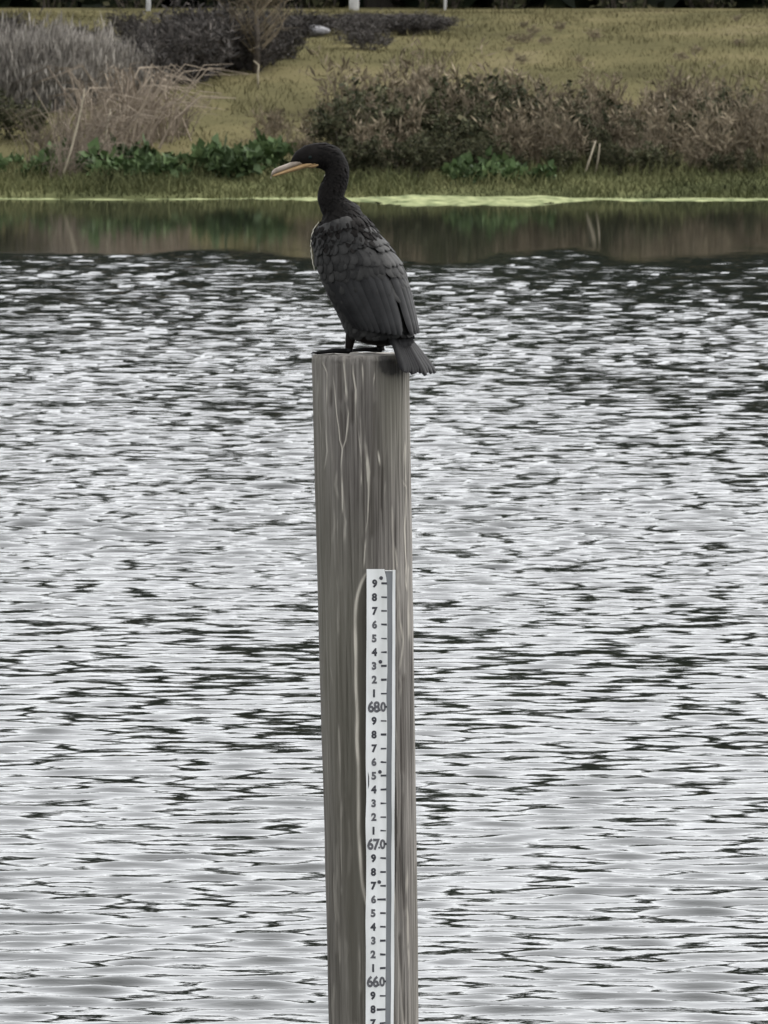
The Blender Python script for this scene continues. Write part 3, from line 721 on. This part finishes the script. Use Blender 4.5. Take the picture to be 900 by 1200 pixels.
    tag(link('wooden_pile', me, None, base), 'weathered round grey brown wooden pile standing in the lake', 'pile')
build_pile()

# ------------------------------------------------------------------ the staff gauge
def build_gauge():
    yf = D - 0.1130                              # front of the white plate
    def gx(px): return at(px, 700, yf)[0]
    def gz(py): return at(450, py, yf)[2]
    org = np.array([gx(441), yf, gz(1400)])
    e = empty('staff_gauge', org)
    tag(e, 'white enamel water level gauge with black numerals fixed to wooden pile', 'gauge')
    zt, zb = gz(667), gz(1560)
    nrow = 90; zz = np.linspace(zb, zt, nrow)
    def strip(name, xl, xr, y0, y1, mat, wob=0.0, seed=0, top=zt, rc=0.0):
        mb = MB(); zloc = np.linspace(zb, top, nrow)
        wl_ = (vnoise(zloc * 14, zloc * 0, 50 + seed) - .5) * wob; wr_ = (vnoise(zloc * 14, zloc * 0, 60 + seed) - .5) * wob
        lean = (zt - zloc) / S * (2.0 / 530) * S    # the gauge drifts 2 px left over its length
        xl_ = gx(xl) + wl_ - lean; xr_ = gx(xr) + wr_ - lean
        if rc: xr_[-1] -= rc; xr_[-2] -= rc * 0.3
        F4 = [np.stack([a, b, zloc], -1) for a, b in ((xl_, 0 * zloc + y0), (xr_, 0 * zloc + y0), (xr_, 0 * zloc + y1), (xl_, 0 * zloc + y1))]
        P = np.stack(F4, 1).reshape(-1, 3) - org
        fs = [tuple(q) for q in grid_faces(nrow, 4, True)] + [(3, 2, 1, 0), tuple((nrow - 1) * 4 + i for i in range(4))]
        mb.add(P, fs); return link(name, mb.mesh('gauge_' + name, mat), e)
    strip('backing_board', 432.5, 461, yf + 0.0062, yf + 0.034, M['dkwood'], 0.001, 1, zt - 0.004)
    strip('plate', 430, 454.0, yf, yf + 0.003, M['white'], 0.0022, 2, zt, 0.006)
    strip('channel', 452, 460.6, yf + 0.0034, yf + 0.0058, M['grey'], 0.001, 3, zt - 0.003)
    strip('edge_strip', 460.0, 463.6, yf - 0.001, yf + 0.0032, M['white'], 0.0012, 4, zt - 0.002)
    tp = MB(); tp.box(np.array([gx(451), yf + 0.0004, zt - 0.0045]) - org, np.array([gx(460), yf + 0.0032, zt - 0.0025]) - org); link('top_flange', tp.mesh('gauge_top_flange', M['white']), e)
    cache = {}
    def glyph(ch, size, bold, mat):
        key = (ch, size, mat.name)
        if key not in cache:
            cu = bpy.data.curves.new('glyph', 'FONT'); cu.body = ch; cu.size = size; cu.extrude = 0.0003; cu.offset = bold; cu.align_x = 'CENTER'; cu.resolution_u = 3
            ob = bpy.data.objects.new('glyph', cu); col.objects.link(ob)
            me = bpy.data.meshes.new_from_object(ob.evaluated_get(bpy.context.evaluated_depsgraph_get()))
            bpy.data.objects.remove(ob); me.materials.clear(); me.materials.append(mat); me.name = 'numeral_' + ch
            cache[key] = me
        return cache[key]
    def put(ch, px, pyc, size, bold, mat, sx=1.0):
        o = link('numeral', glyph(ch, size, bold, mat), e)
        lean = (pyc - 667) * (2.0 / 530)
        o.location = (gx(px - lean) - org[0], -0.0004, gz(pyc) - size * 0.365 - org[2]); o.rotation_euler = (math.pi / 2, 0, rnd.uniform(-.02, .02) * 0); o.scale = (sx, 1, 1)
        return o
    def mark(name, x0, x1, pyc, hpx, mat, lean_on=True):
        lean = (pyc - 667) * (2.0 / 530)
        mb = MB(); a = at(450, 600, yf); sc_ = (yf / D) * S
        w = (x1 - x0) * sc_; h = hpx * sc_
        j = [rnd.uniform(-.25, .25) * h for _ in range(4)]
        P = [(0, j[0]), (w, j[1]), (w, h + j[2]), (0, h + j[3])]
        V = [(p, -0.0007, q) for p, q in P] + [(p, 0.0001, q) for p, q in P]
        mb.add(V, [(0, 1, 2, 3), (7, 6, 5, 4), (0, 4, 5, 1), (1, 5, 6, 2), (2, 6, 7, 3), (3, 7, 4, 0)])
        return link(name, mb.mesh('gauge_' + name, mat), e, (gx(x0 - lean) - org[0], 0, gz(pyc + hpx / 2) - org[2]))
    for i in range(1, 55):                       # tenths counted down from 69.0
        py = 667 + 16.1 * i
        if gz(py) < zb + 0.02: break
        t = i % 10
        if t == 0:
            whole = 69 - i // 10
            for ch, x in zip(str(whole), (435.2, 442.0)): put(ch, x, py, 0.0325, 0.0014, M['ink2'], 0.85)
            put('.', 445.6, py, 0.026, 0.0006, M['ink2']); put('0', 449.6, py, 0.0285, 0.0013, M['ink2'], 0.85)
            mark('tick_mark', 452.0, 454.2, py, 2.2, M['ink'])
        else:
            put(str(10 - t), 439.0 + rnd.uniform(-.2, .2), py + 0.3, 0.0225, 0.0012, M['ink'] if (10 - t) in (9, 8, 7, 4, 1) else M['ink2'], 0.95)
            long_ = i in (24, 32)
            mark('tick_mark', 447.0 if not long_ else 443.5, 453.6, py + 0.6, 2.0 if not long_ else 2.8, M['ink'])
    for px, py in ((446.6, 677.3), (445.8, 775.5), (445.2, 904.5), (444.4, 1033.5), (444, 1163), (444, 1292)):
        mb = MB(); lean = (py - 667) * (2.0 / 530)
        if py in (1163,): continue
        for rr, d0, d1 in ((0.0042, 0.0002, -0.0018),):
            mb.tube([(0, d0, 0), (0, d1 * .6, 0), (0, d1, 0)], [rr, rr, rr * .55], 10)
        link('screw', mb.mesh('gauge_screw', M['ink']), e, (gx(px) - org[0], 0, gz(py) - org[2]))
    mark('scratch', 432.3, 433.5, 915, 15, M['ink'])
build_gauge()

# ------------------------------------------------------------------ the cormorant
BU = S * 240 / 900                               # metres per unit of the traced outline
def bp(zx, zy, dy=0.0):
    """outline unit -> world point on the bird's plane (dy metres behind it)"""
    p = at(300 + zx * 240 / 900, 150 + zy * 240 / 900, D); return np.array([p[0], D + dy, p[2]])
ST = np.array([  # front (belly) point, back point of the side view outline, depth / width, depth offset (m, - is towards the viewer)
    (150, 150, 152, 146, 1.0, 0), (185, 158, 168, 112, 0.9, 0), (215, 166, 190, 92, 0.82, 0), (248, 172, 235, 68, 0.78, 0), (290, 182, 300, 63, 0.76, 0), (305, 192, 365, 90, 0.78, 0),
    (304, 206, 398, 142, 0.82, 0), (296, 226, 410, 190, 0.85, 0), (277, 262, 403, 248, 0.85, 0), (270, 312, 388, 298, 0.9, 0), (284, 362, 402, 312, 0.92, 0), (292, 402, 448, 340, 0.95, 0),
    (260, 445, 490, 398, 0.95, 0), (246, 506, 540, 466, 0.9, 0), (252, 575, 592, 528, 0.88, -0.002), (270, 640, 638, 600, 0.86, -0.005), (300, 718, 666, 692, 0.86, -0.008), (348, 800, 682, 790, 0.86, -0.012),
    (388, 876, 688, 868, 0.86, -0.016), (416, 922, 686, 914, 0.86, -0.020), (468, 946, 660, 940, 0.86, -0.022), (545, 958, 595, 954, 0.86, -0.022)], float)
for _i in range(len(ST)):                        # room for the feathers laid over the skin
    _v = ST[_i, 2:4] - ST[_i, 0:2]; _l = np.linalg.norm(_v); _k = min(float(np.interp(_i, [2, 4, 10, 11, 12.5, 16.5, 18.5], [1, 4, 4, 8, 18, 16, 3])), 0.3 * _l) / _l
    ST[_i, 0:2] += _v * _k; ST[_i, 2:4] -= _v * _k
NS = len(ST)
def catmull(t):
    t = np.clip(np.asarray(t, float), 0, NS - 1.0001); i = np.floor(t).astype(int); f = (t - i)[..., None]
    p0 = ST[np.clip(i - 1, 0, NS - 1)]; p1 = ST[i]; p2 = ST[np.clip(i + 1, 0, NS - 1)]; p3 = ST[np.clip(i + 2, 0, NS - 1)]
    return 0.5 * (2 * p1 + (p2 - p0) * f + (2 * p0 - 5 * p1 + 4 * p2 - p3) * f ** 2 + (3 * p1 - p0 - 3 * p2 + p3) * f ** 3)
def surf(t, phi, off=0.0):
    """point on the body: phi 0 = back outline, -90 deg = facing the viewer, 180 = breast outline; off in metres"""
    t, phi, off = np.broadcast_arrays(np.asarray(t, float), np.asarray(phi, float), np.asarray(off, float))
    c = catmull(t)
    vx, vz = (c[..., 2] - c[..., 0]) / 2 * BU, -(c[..., 3] - c[..., 1]) / 2 * BU
    hw = np.sqrt(vx ** 2 + vz ** 2) + 1e-9; rx, rz = vx / hw, vz / hw
    hd = hw * c[..., 4]; o = np.array(bp(0, 0))
    px = o[0] + (c[..., 0] + c[..., 2]) / 2 * BU; pz = o[2] - (c[..., 1] + c[..., 3]) / 2 * BU
    a = (hw + off) * np.cos(phi); b = (hd + off) * np.sin(phi)
    return np.stack([px + rx * a, D + c[..., 5] + b, pz + rz * a], -1)

def feather(mb, path, wid, arch=0.0015, n=7, lift=0.0):
    """blade whose centre follows path (list of (t, phi)) on the body; wid in metres"""
    s = np.linspace(0, 1, n); pt = np.array(path); k = np.linspace(0, 1, len(pt))
    t = np.interp(s, k, pt[:, 0]); ph = np.interp(s, k, pt[:, 1]); off = np.interp(s, k, pt[:, 2])
    C = surf(t, ph, off)
    tan = np.gradient(C, axis=0); nor = surf(t, ph, off + 0.004) - C; nor = unit(nor); sd_ = unit(np.cross(tan, nor))
    w = wid * np.clip(np.minimum((s + 0.12) * 3.2, 1), 0, 1) * np.sqrt(np.clip(1 - (np.clip((s - 0.62) / 0.40, 0, 1)) ** 2, 0.0, 1))
    rows = []
    for q in (-1, -0.5, 0, 0.5, 1):
        rows.append(C + sd_ * (w * q)[:, None] + nor * (arch * (1 - q * q) + lift * s)[:, None])
    mb.grid(np.stack(rows, 1))
    q5 = np.abs(np.array([-1, -.5, 0, .5, 1])); mb.e[-1] = np.maximum(q5[None, :] ** 2, np.clip((s[:, None] - 0.72) / 0.28, 0, 1)).ravel()

def build_bird():
    foot_c = at(422, 414, D)
    org = np.array([foot_c[0], D, ZT])
    e = empty('cormorant', org); tag(e, 'black cormorant standing on top of the wooden pile with its bill to one side', 'bird')
    def part(name, mb, mat, smooth=True, parent=None):
        mb.v = [v - org for v in mb.v]
        return link(name, mb.mesh('bird_' + name, mat, smooth), parent or e)
    # body, neck and head in one skin
    ts = np.linspace(0, NS - 1.001, 150); ph = np.linspace(0, 2 * math.pi, 56, endpoint=False)
    Tg, Pg = np.meshgrid(ts, ph, indexing='ij')
    fluff = (vnoise(Pg / 6.2832 * 40, Tg * 6, 70, 40) - .5) * 0.0022 + (vnoise(Pg / 6.2832 * 14, Tg * 2, 71, 14) - .5) * 0.003
    P = surf(Tg, Pg, fluff * np.clip((Tg - 1) / 3, 0.2, 1) - np.where(Tg > 11.5, 0.004, 0.0))
    mb = MB(); fs = [tuple(q) for q in grid_faces(len(ts), len(ph), True)]; n = len(ph)
    mb.add(P.reshape(-1, 3), fs + [tuple(range(n)), tuple((len(ts) - 1) * n + i for i in range(n - 1, -1, -1))])
    part('body', mb, M['plumage'])
    r = np.random.default_rng(5)
    # mantle, shoulder and flank feathers
    mb = MB()
    for i, t in enumerate(np.arange(11.5, 18.4, 0.33)):
        nphi = int(16 + 10 * min(1, (t - 10) / 4))
        for j in range(nphi):
            p = 2 * math.pi * (j + 0.5 * (i % 2)) / nphi + r.normal(0, 0.05)
            L = 0.62 + 0.35 * min(1, max(0, (t - 11) / 3)); ww = 0.0085 + 0.0055 * min(1, max(0, (t - 11) / 3))
            feather(mb, [(t, p, 0.000), (t + L * 0.5, p, 0.003), (t + L * r.uniform(.9, 1.15), p + r.normal(0, .05), 0.0035 + r.uniform(0, .0025))], ww, 0.001, 6)
    tag(part('contour_feathers', mb, M['feather']), kind='stuff')
    # small neck and head feathers
    mb = MB()
    for i, t in enumerate(np.arange(3.6, 11.0, 0.16)):
        for j in range(22):
            p = 2 * math.pi * (j + 0.5 * (i % 2)) / 22 + r.normal(0, 0.08)
            feather(mb, [(t, p, 0.0), (t + 0.15, p, 0.0012), (t + 0.33, p + r.normal(0, .06), 0.0016 + r.uniform(0, .0012))], 0.0036, 0.0003, 4)
    for i, t in enumerate(np.arange(10.4, 11.9, 0.22)):          # dark feathers running from the neck onto the shoulders
        for j in range(20):
            p = 2 * math.pi * (j + 0.5 * (i % 2)) / 20 + r.normal(0, 0.06)
            feather(mb, [(t, p, 0.0), (t + 0.3, p, 0.0022), (t + 0.62, p + r.normal(0, .05), 0.003 + r.uniform(0, .002))], 0.0075, 0.0008, 5)
    for i, t in enumerate(np.arange(11.7, 13.6, 0.2)):           # thinning out over the mantle
        for j in range(26):
            if r.random() > 1.0 - 0.10 * i: continue
            p = 2 * math.pi * (j + 0.5 * (i % 2)) / 26 + r.normal(0, 0.06)
            feather(mb, [(t, p, 0.004), (t + 0.3, p, 0.0105), (t + 0.6, p + r.normal(0, .05), 0.0125 + r.uniform(0, .002))], 0.0065, 0.0008, 5)
    tag(part('neck_feathers', mb, M['plumage']), kind='stuff')
    # wings: a covert shield and long feathers laid over it
    def wing(sign, p_front, p_back, tip, t0):
        mb = MB(); tt = np.linspace(0, 1, 26); qq = np.linspace(0, 1, 22)
        Tg, Qg = np.meshgrid(tt, qq, indexing='ij')
        a = p_front[0] + (p_front[1] - p_front[0]) * Tg; b = p_back[0] + (p_back[1] - p_back[0]) * Tg
        edge = np.clip(np.minimum.reduce([Qg * 6, (1 - Qg) * 6, Tg * 5, (1 - Tg) * 8 + .2]), 0, 1)
        P = surf(t0 + Tg * (18.55 - t0), a + (b - a) * Qg, -0.002 + 0.0085 * np.sqrt(edge))
        mb.grid(P); w = part('wing', mb, M['flight'])
        cv = MB()
        for i, s in enumerate(np.arange(0.02, 0.60, 0.058)):
            n = 11
            for j in range(n):
                q = (j + 0.5 * (i % 2) + 0.25) / n + r.normal(0, 0.022)
                if q > 1: continue
                def pp(s_): return (p_front[0] + (p_front[1] - p_front[0]) * s_) * (1 - q) + (p_back[0] + (p_back[1] - p_back[0]) * s_) * q
                T = lambda s_: t0 + s_ * (18.55 - t0)
                ln = 0.13 + 0.05 * s
                s += r.normal(0, 0.010); feather(cv, [(T(s), pp(s), 0.0055), (T(s + ln / 2), pp(s + ln / 2), 0.0085), (T(s + ln), pp(s + ln), 0.0095 + r.uniform(0, .004))], (0.0112 + 0.004 * s) * r.uniform(0.85, 1.2), 0.0013 + r.uniform(0, 0.0006), 8)
        tag(part('covert_feathers', cv, M['feather'], True, w), kind='stuff')
        nf = 9
        for j in range(nf):
            q = (j + 0.5) / nf; s0 = 0.42 + 0.05 * math.sin(j); 
            pa = p_front[0] * (1 - q) + p_back[0] * q; pb = p_front[1] * (1 - q) + p_back[1] * q; pm = pa * 0.35 + pb * 0.65
            end = tip(q)
            fb = MB(); feather(fb, [(t0 + s0 * (18.55 - t0), pm, 0.006), (t0 + 0.7 * (18.55 - t0), pm * 0.5 + end[1] * 0.5, 0.011), (end[0], end[1], 0.0105 + 0.0009 * j)], 0.0125, 0.0034, 10)
            part('flight_feather', fb, M['flight'], True, w)
        return w
    R_ = math.radians
    wing(1, (R_(-172), R_(-138)), (R_(-66), R_(-50)), lambda q: (18.0 + 0.75 * q, R_(-128 + 72 * q)), 11.7)
    wing(-1, (R_(58), R_(50)), (R_(-52), R_(-46)), lambda q: (18.3 + 0.5 * q, R_(46 - 88 * q)), 11.9)
    # pale line along the breast outline
    mb = MB(); n = 26; s = np.linspace(0, 1, n)
    tt = 11.1 + s * 3.7; w = np.sin(np.pi * np.clip(s * 0.96 + 0.04, 0, 1)) ** 0.6
    rows = []
    for q in np.linspace(-1, 1, 6):
        rows.append(surf(tt, R_(184) + q * R_(9) * w, 0.0118 + 0.0012 * (1 - q * q) + 0.0008 * np.sin(s * 60)))
    mb.grid(np.stack(rows, 1)); part('breast_edge', mb, M['palepatch'])
    mb = MB(); rows = []
    s = np.linspace(0, 1, 8)
    for q in np.linspace(-1, 1, 5): rows.append(surf(5.55 + s * 1.0, R_(180) + q * R_(22) * np.sin(np.pi * np.clip(s + .05, 0, 1)), 0.0045))
    mb.grid(np.stack(rows, 1)); part('throat_patch', mb, M['palepatch'])
    # bill
    def mandible(name, stations, mat):
        mb = MB(); n = 12; V = []
        for (x, y, hh, hw) in stations:
            for k in range(n):
                a = 2 * math.pi * k / n; V.append(bp(x, y) + np.array([math.cos(a) * hh * 0.25 * BU, math.sin(a) * hw * BU, math.cos(a) * hh * BU]))
        fs = [tuple(q) for q in grid_faces(len(stations), n, True)] + [tuple(range(n - 1, -1, -1)), tuple((len(stations) - 1) * n + i for i in range(n))]
        mb.add(V, fs); return part(name, mb, mat)
    mandible('upper_mandible', [(225, 140, 18, 24), (195, 148, 17, 21), (160, 161, 15, 17), (125, 174, 14, 14), (98, 184, 14, 12), (78, 193, 14, 10), (67, 203, 12, 8), (64, 214, 7, 5), (67, 223, 3, 2)], M['bill'])
    mandible('lower_mandible', [(262, 150, 16, 33), (238, 157, 16, 28), (205, 167, 14, 22), (170, 179, 12, 17), (135, 190, 10, 13), (105, 200, 8, 10), (80, 208, 6, 7), (72, 211, 3, 3)], M['gape'])
    mandible('gular_skin', [(275, 160, 10, 30), (255, 165, 12, 27), (236, 167, 9, 22), (215, 168, 5, 16)], M['gape'])
    # eyes, one on each side of the head
    for sgn in (-1, 1):
        c = surf(2.9, R_(-100 if sgn < 0 else 100), -0.0008); mb = MB(); n = 8
        V = [c + 0.0042 * np.array([math.sin(math.pi * i / n) * math.cos(2 * math.pi * j / 12), math.sin(math.pi * i / n) * math.sin(2 * math.pi * j / 12), math.cos(math.pi * i / n)]) for i in range(n + 1) for j in range(12)]
        mb.add(V, [tuple(q) for q in grid_faces(n + 1, 12, True)]); part('eye', mb, M['eye'])
    # tail: twelve stiff feathers fanned down past the pile's edge
    base0, base1 = bp(585, 915, -0.052), bp(672, 905, -0.012)
    end0, end1 = bp(640, 1068, -0.128), bp(802, 1070, -0.062)
    for j in range(12):
        q = j / 11.0; b = base0 * (1 - q) + base1 * q; qe = q ** 1.25; t_ = end0 * (1 - qe) + end1 * qe
        t_ = t_ + np.array([0, 0, -0.004 * math.sin(math.pi * q)]) + (t_ - b) * r.uniform(-0.07, 0.05)
        d = t_ - b; nrm = unit(np.array([0.35, -1.0, 0.45])); sd_ = unit(np.cross(d, nrm)); s = np.linspace(0, 1, 9); mb = MB()
        w = (0.0065 + 0.0022 * s) * np.sqrt(np.clip(1 - (np.clip((s - 0.8) / 0.22, 0, 1)) ** 2, 0.05, 1))
        rows = [b + d * s[:, None] + sd_ * (w * k)[:, None] + nrm * (0.0030 * (1 - k * k) + 0.0026 * (5.5 - j) + 0.002 * np.sin(s * 3.14))[:, None] for k in (-1, -.5, 0, .5, 1)]
        mb.grid(np.stack(rows, 1)); mb.e[-1] = np.repeat(np.abs(np.array([[-1, -.5, 0, .5, 1]])) ** 2, 9, 0).ravel(); part('tail_feather', mb, M['tailf'] if j < 8 else M['flight'])
    mb = MB(); b = (base0 + base1) / 2; d = (end0 + end1) / 2 - b      # coverts over the tail root
    for i in range(16):
        q = r.uniform(-1, 1); s = np.linspace(0, 1, 6); c = b + (base1 - base0) * q * 0.45 - d * 0.25; dd = d * r.uniform(0.4, 0.58) + (end1 - end0) * q * 0.12
        nrm = unit(np.array([0.35, -1.0, 0.45])); sd_ = unit(np.cross(dd, nrm)); w = 0.009 * np.sqrt(np.clip(1 - ((s - .5) / .56) ** 2, 0, 1))
        mb.grid(np.stack([c + dd * s[:, None] + sd_ * (w * k)[:, None] + nrm * (0.006 + 0.001 * (1 - k * k) + 0.0003 * i) for k in (-1, 0, 1)], 1))
    tag(part('tail_coverts', mb, M['flight']), kind='stuff')
    # legs and webbed feet on the pile's top
    def leg(hip, ankle, foot, heading, near):
        mb = MB(); mb.tube([hip, hip * .5 + ankle * .5 + [0, 0, .002], ankle, foot + [0, 0, .012]], [0.028, 0.021, 0.0115, 0.0085], 12)
        lg = part('leg', mb, M['plumage'] if not near else M['plumage'])
        ft = MB(); ft.tube([foot + [0, 0, .018], foot + [0, 0, .008], foot + [0, 0, .004]], [0.0075, 0.009, 0.010], 10)
        hv = np.array([math.cos(heading), math.sin(heading), 0]); lv = np.array([-hv[1], hv[0], 0]); tips = []
        for k, (an, L) in enumerate(((-0.55, 0.046), (-0.18, 0.062), (0.18, 0.072), (0.5, 0.076))):
            dv = hv * math.cos(an) + lv * math.sin(an); tp = foot + dv * L; tp[2] = ZT + 0.0045; tips.append(tp)
            ft.tube([foot + [0, 0, .006], foot + dv * L * .5 + [0, 0, .007], tp], [0.0062, 0.005, 0.0032], 8)
            ft.tube([tp, tp + dv * 0.008 + [0, 0, 0.001], tp + dv * 0.012 + [0, 0, -0.002]], [0.0026, 0.0016, 0.0004], 5)
        f_ = part('foot', ft, M['leg'], True, lg)
        wb = MB()
        for a_, b_ in zip(tips[:-1], tips[1:]):
            m = (a_ + b_) / 2 * 0.86 + foot * 0.14
            P = []
            for s_ in np.linspace(0.12, 0.97, 5):
                P.append([foot * (1 - s_) + (a_ * (1 - q) + b_ * q) * s_ - (foot - (a_ * .5 + b_ * .5)) * 0 + np.array([0, 0, 0.0]) + (m - (a_ + b_) / 2) * (4 * q * (1 - q)) * s_ for q in np.linspace(0, 1, 5)])
            P = np.array(P); P[..., 2] = ZT + 0.0055; wb.grid(P)
        part('web', wb, M['leg'], True, lg)
    fl = at(409, 412, D); fl = np.array([fl[0], D - 0.028, ZT + 0.002])
    leg(bp(455, 850, -0.03), bp(416, 915, -0.028), fl, math.radians(172), True)
    frp = np.array([at(446, 410, D)[0], D + 0.048, ZT + 0.002])
    leg(bp(535, 860, 0.03), bp(540, 925, 0.045), frp, math.radians(150), False)
build_bird()
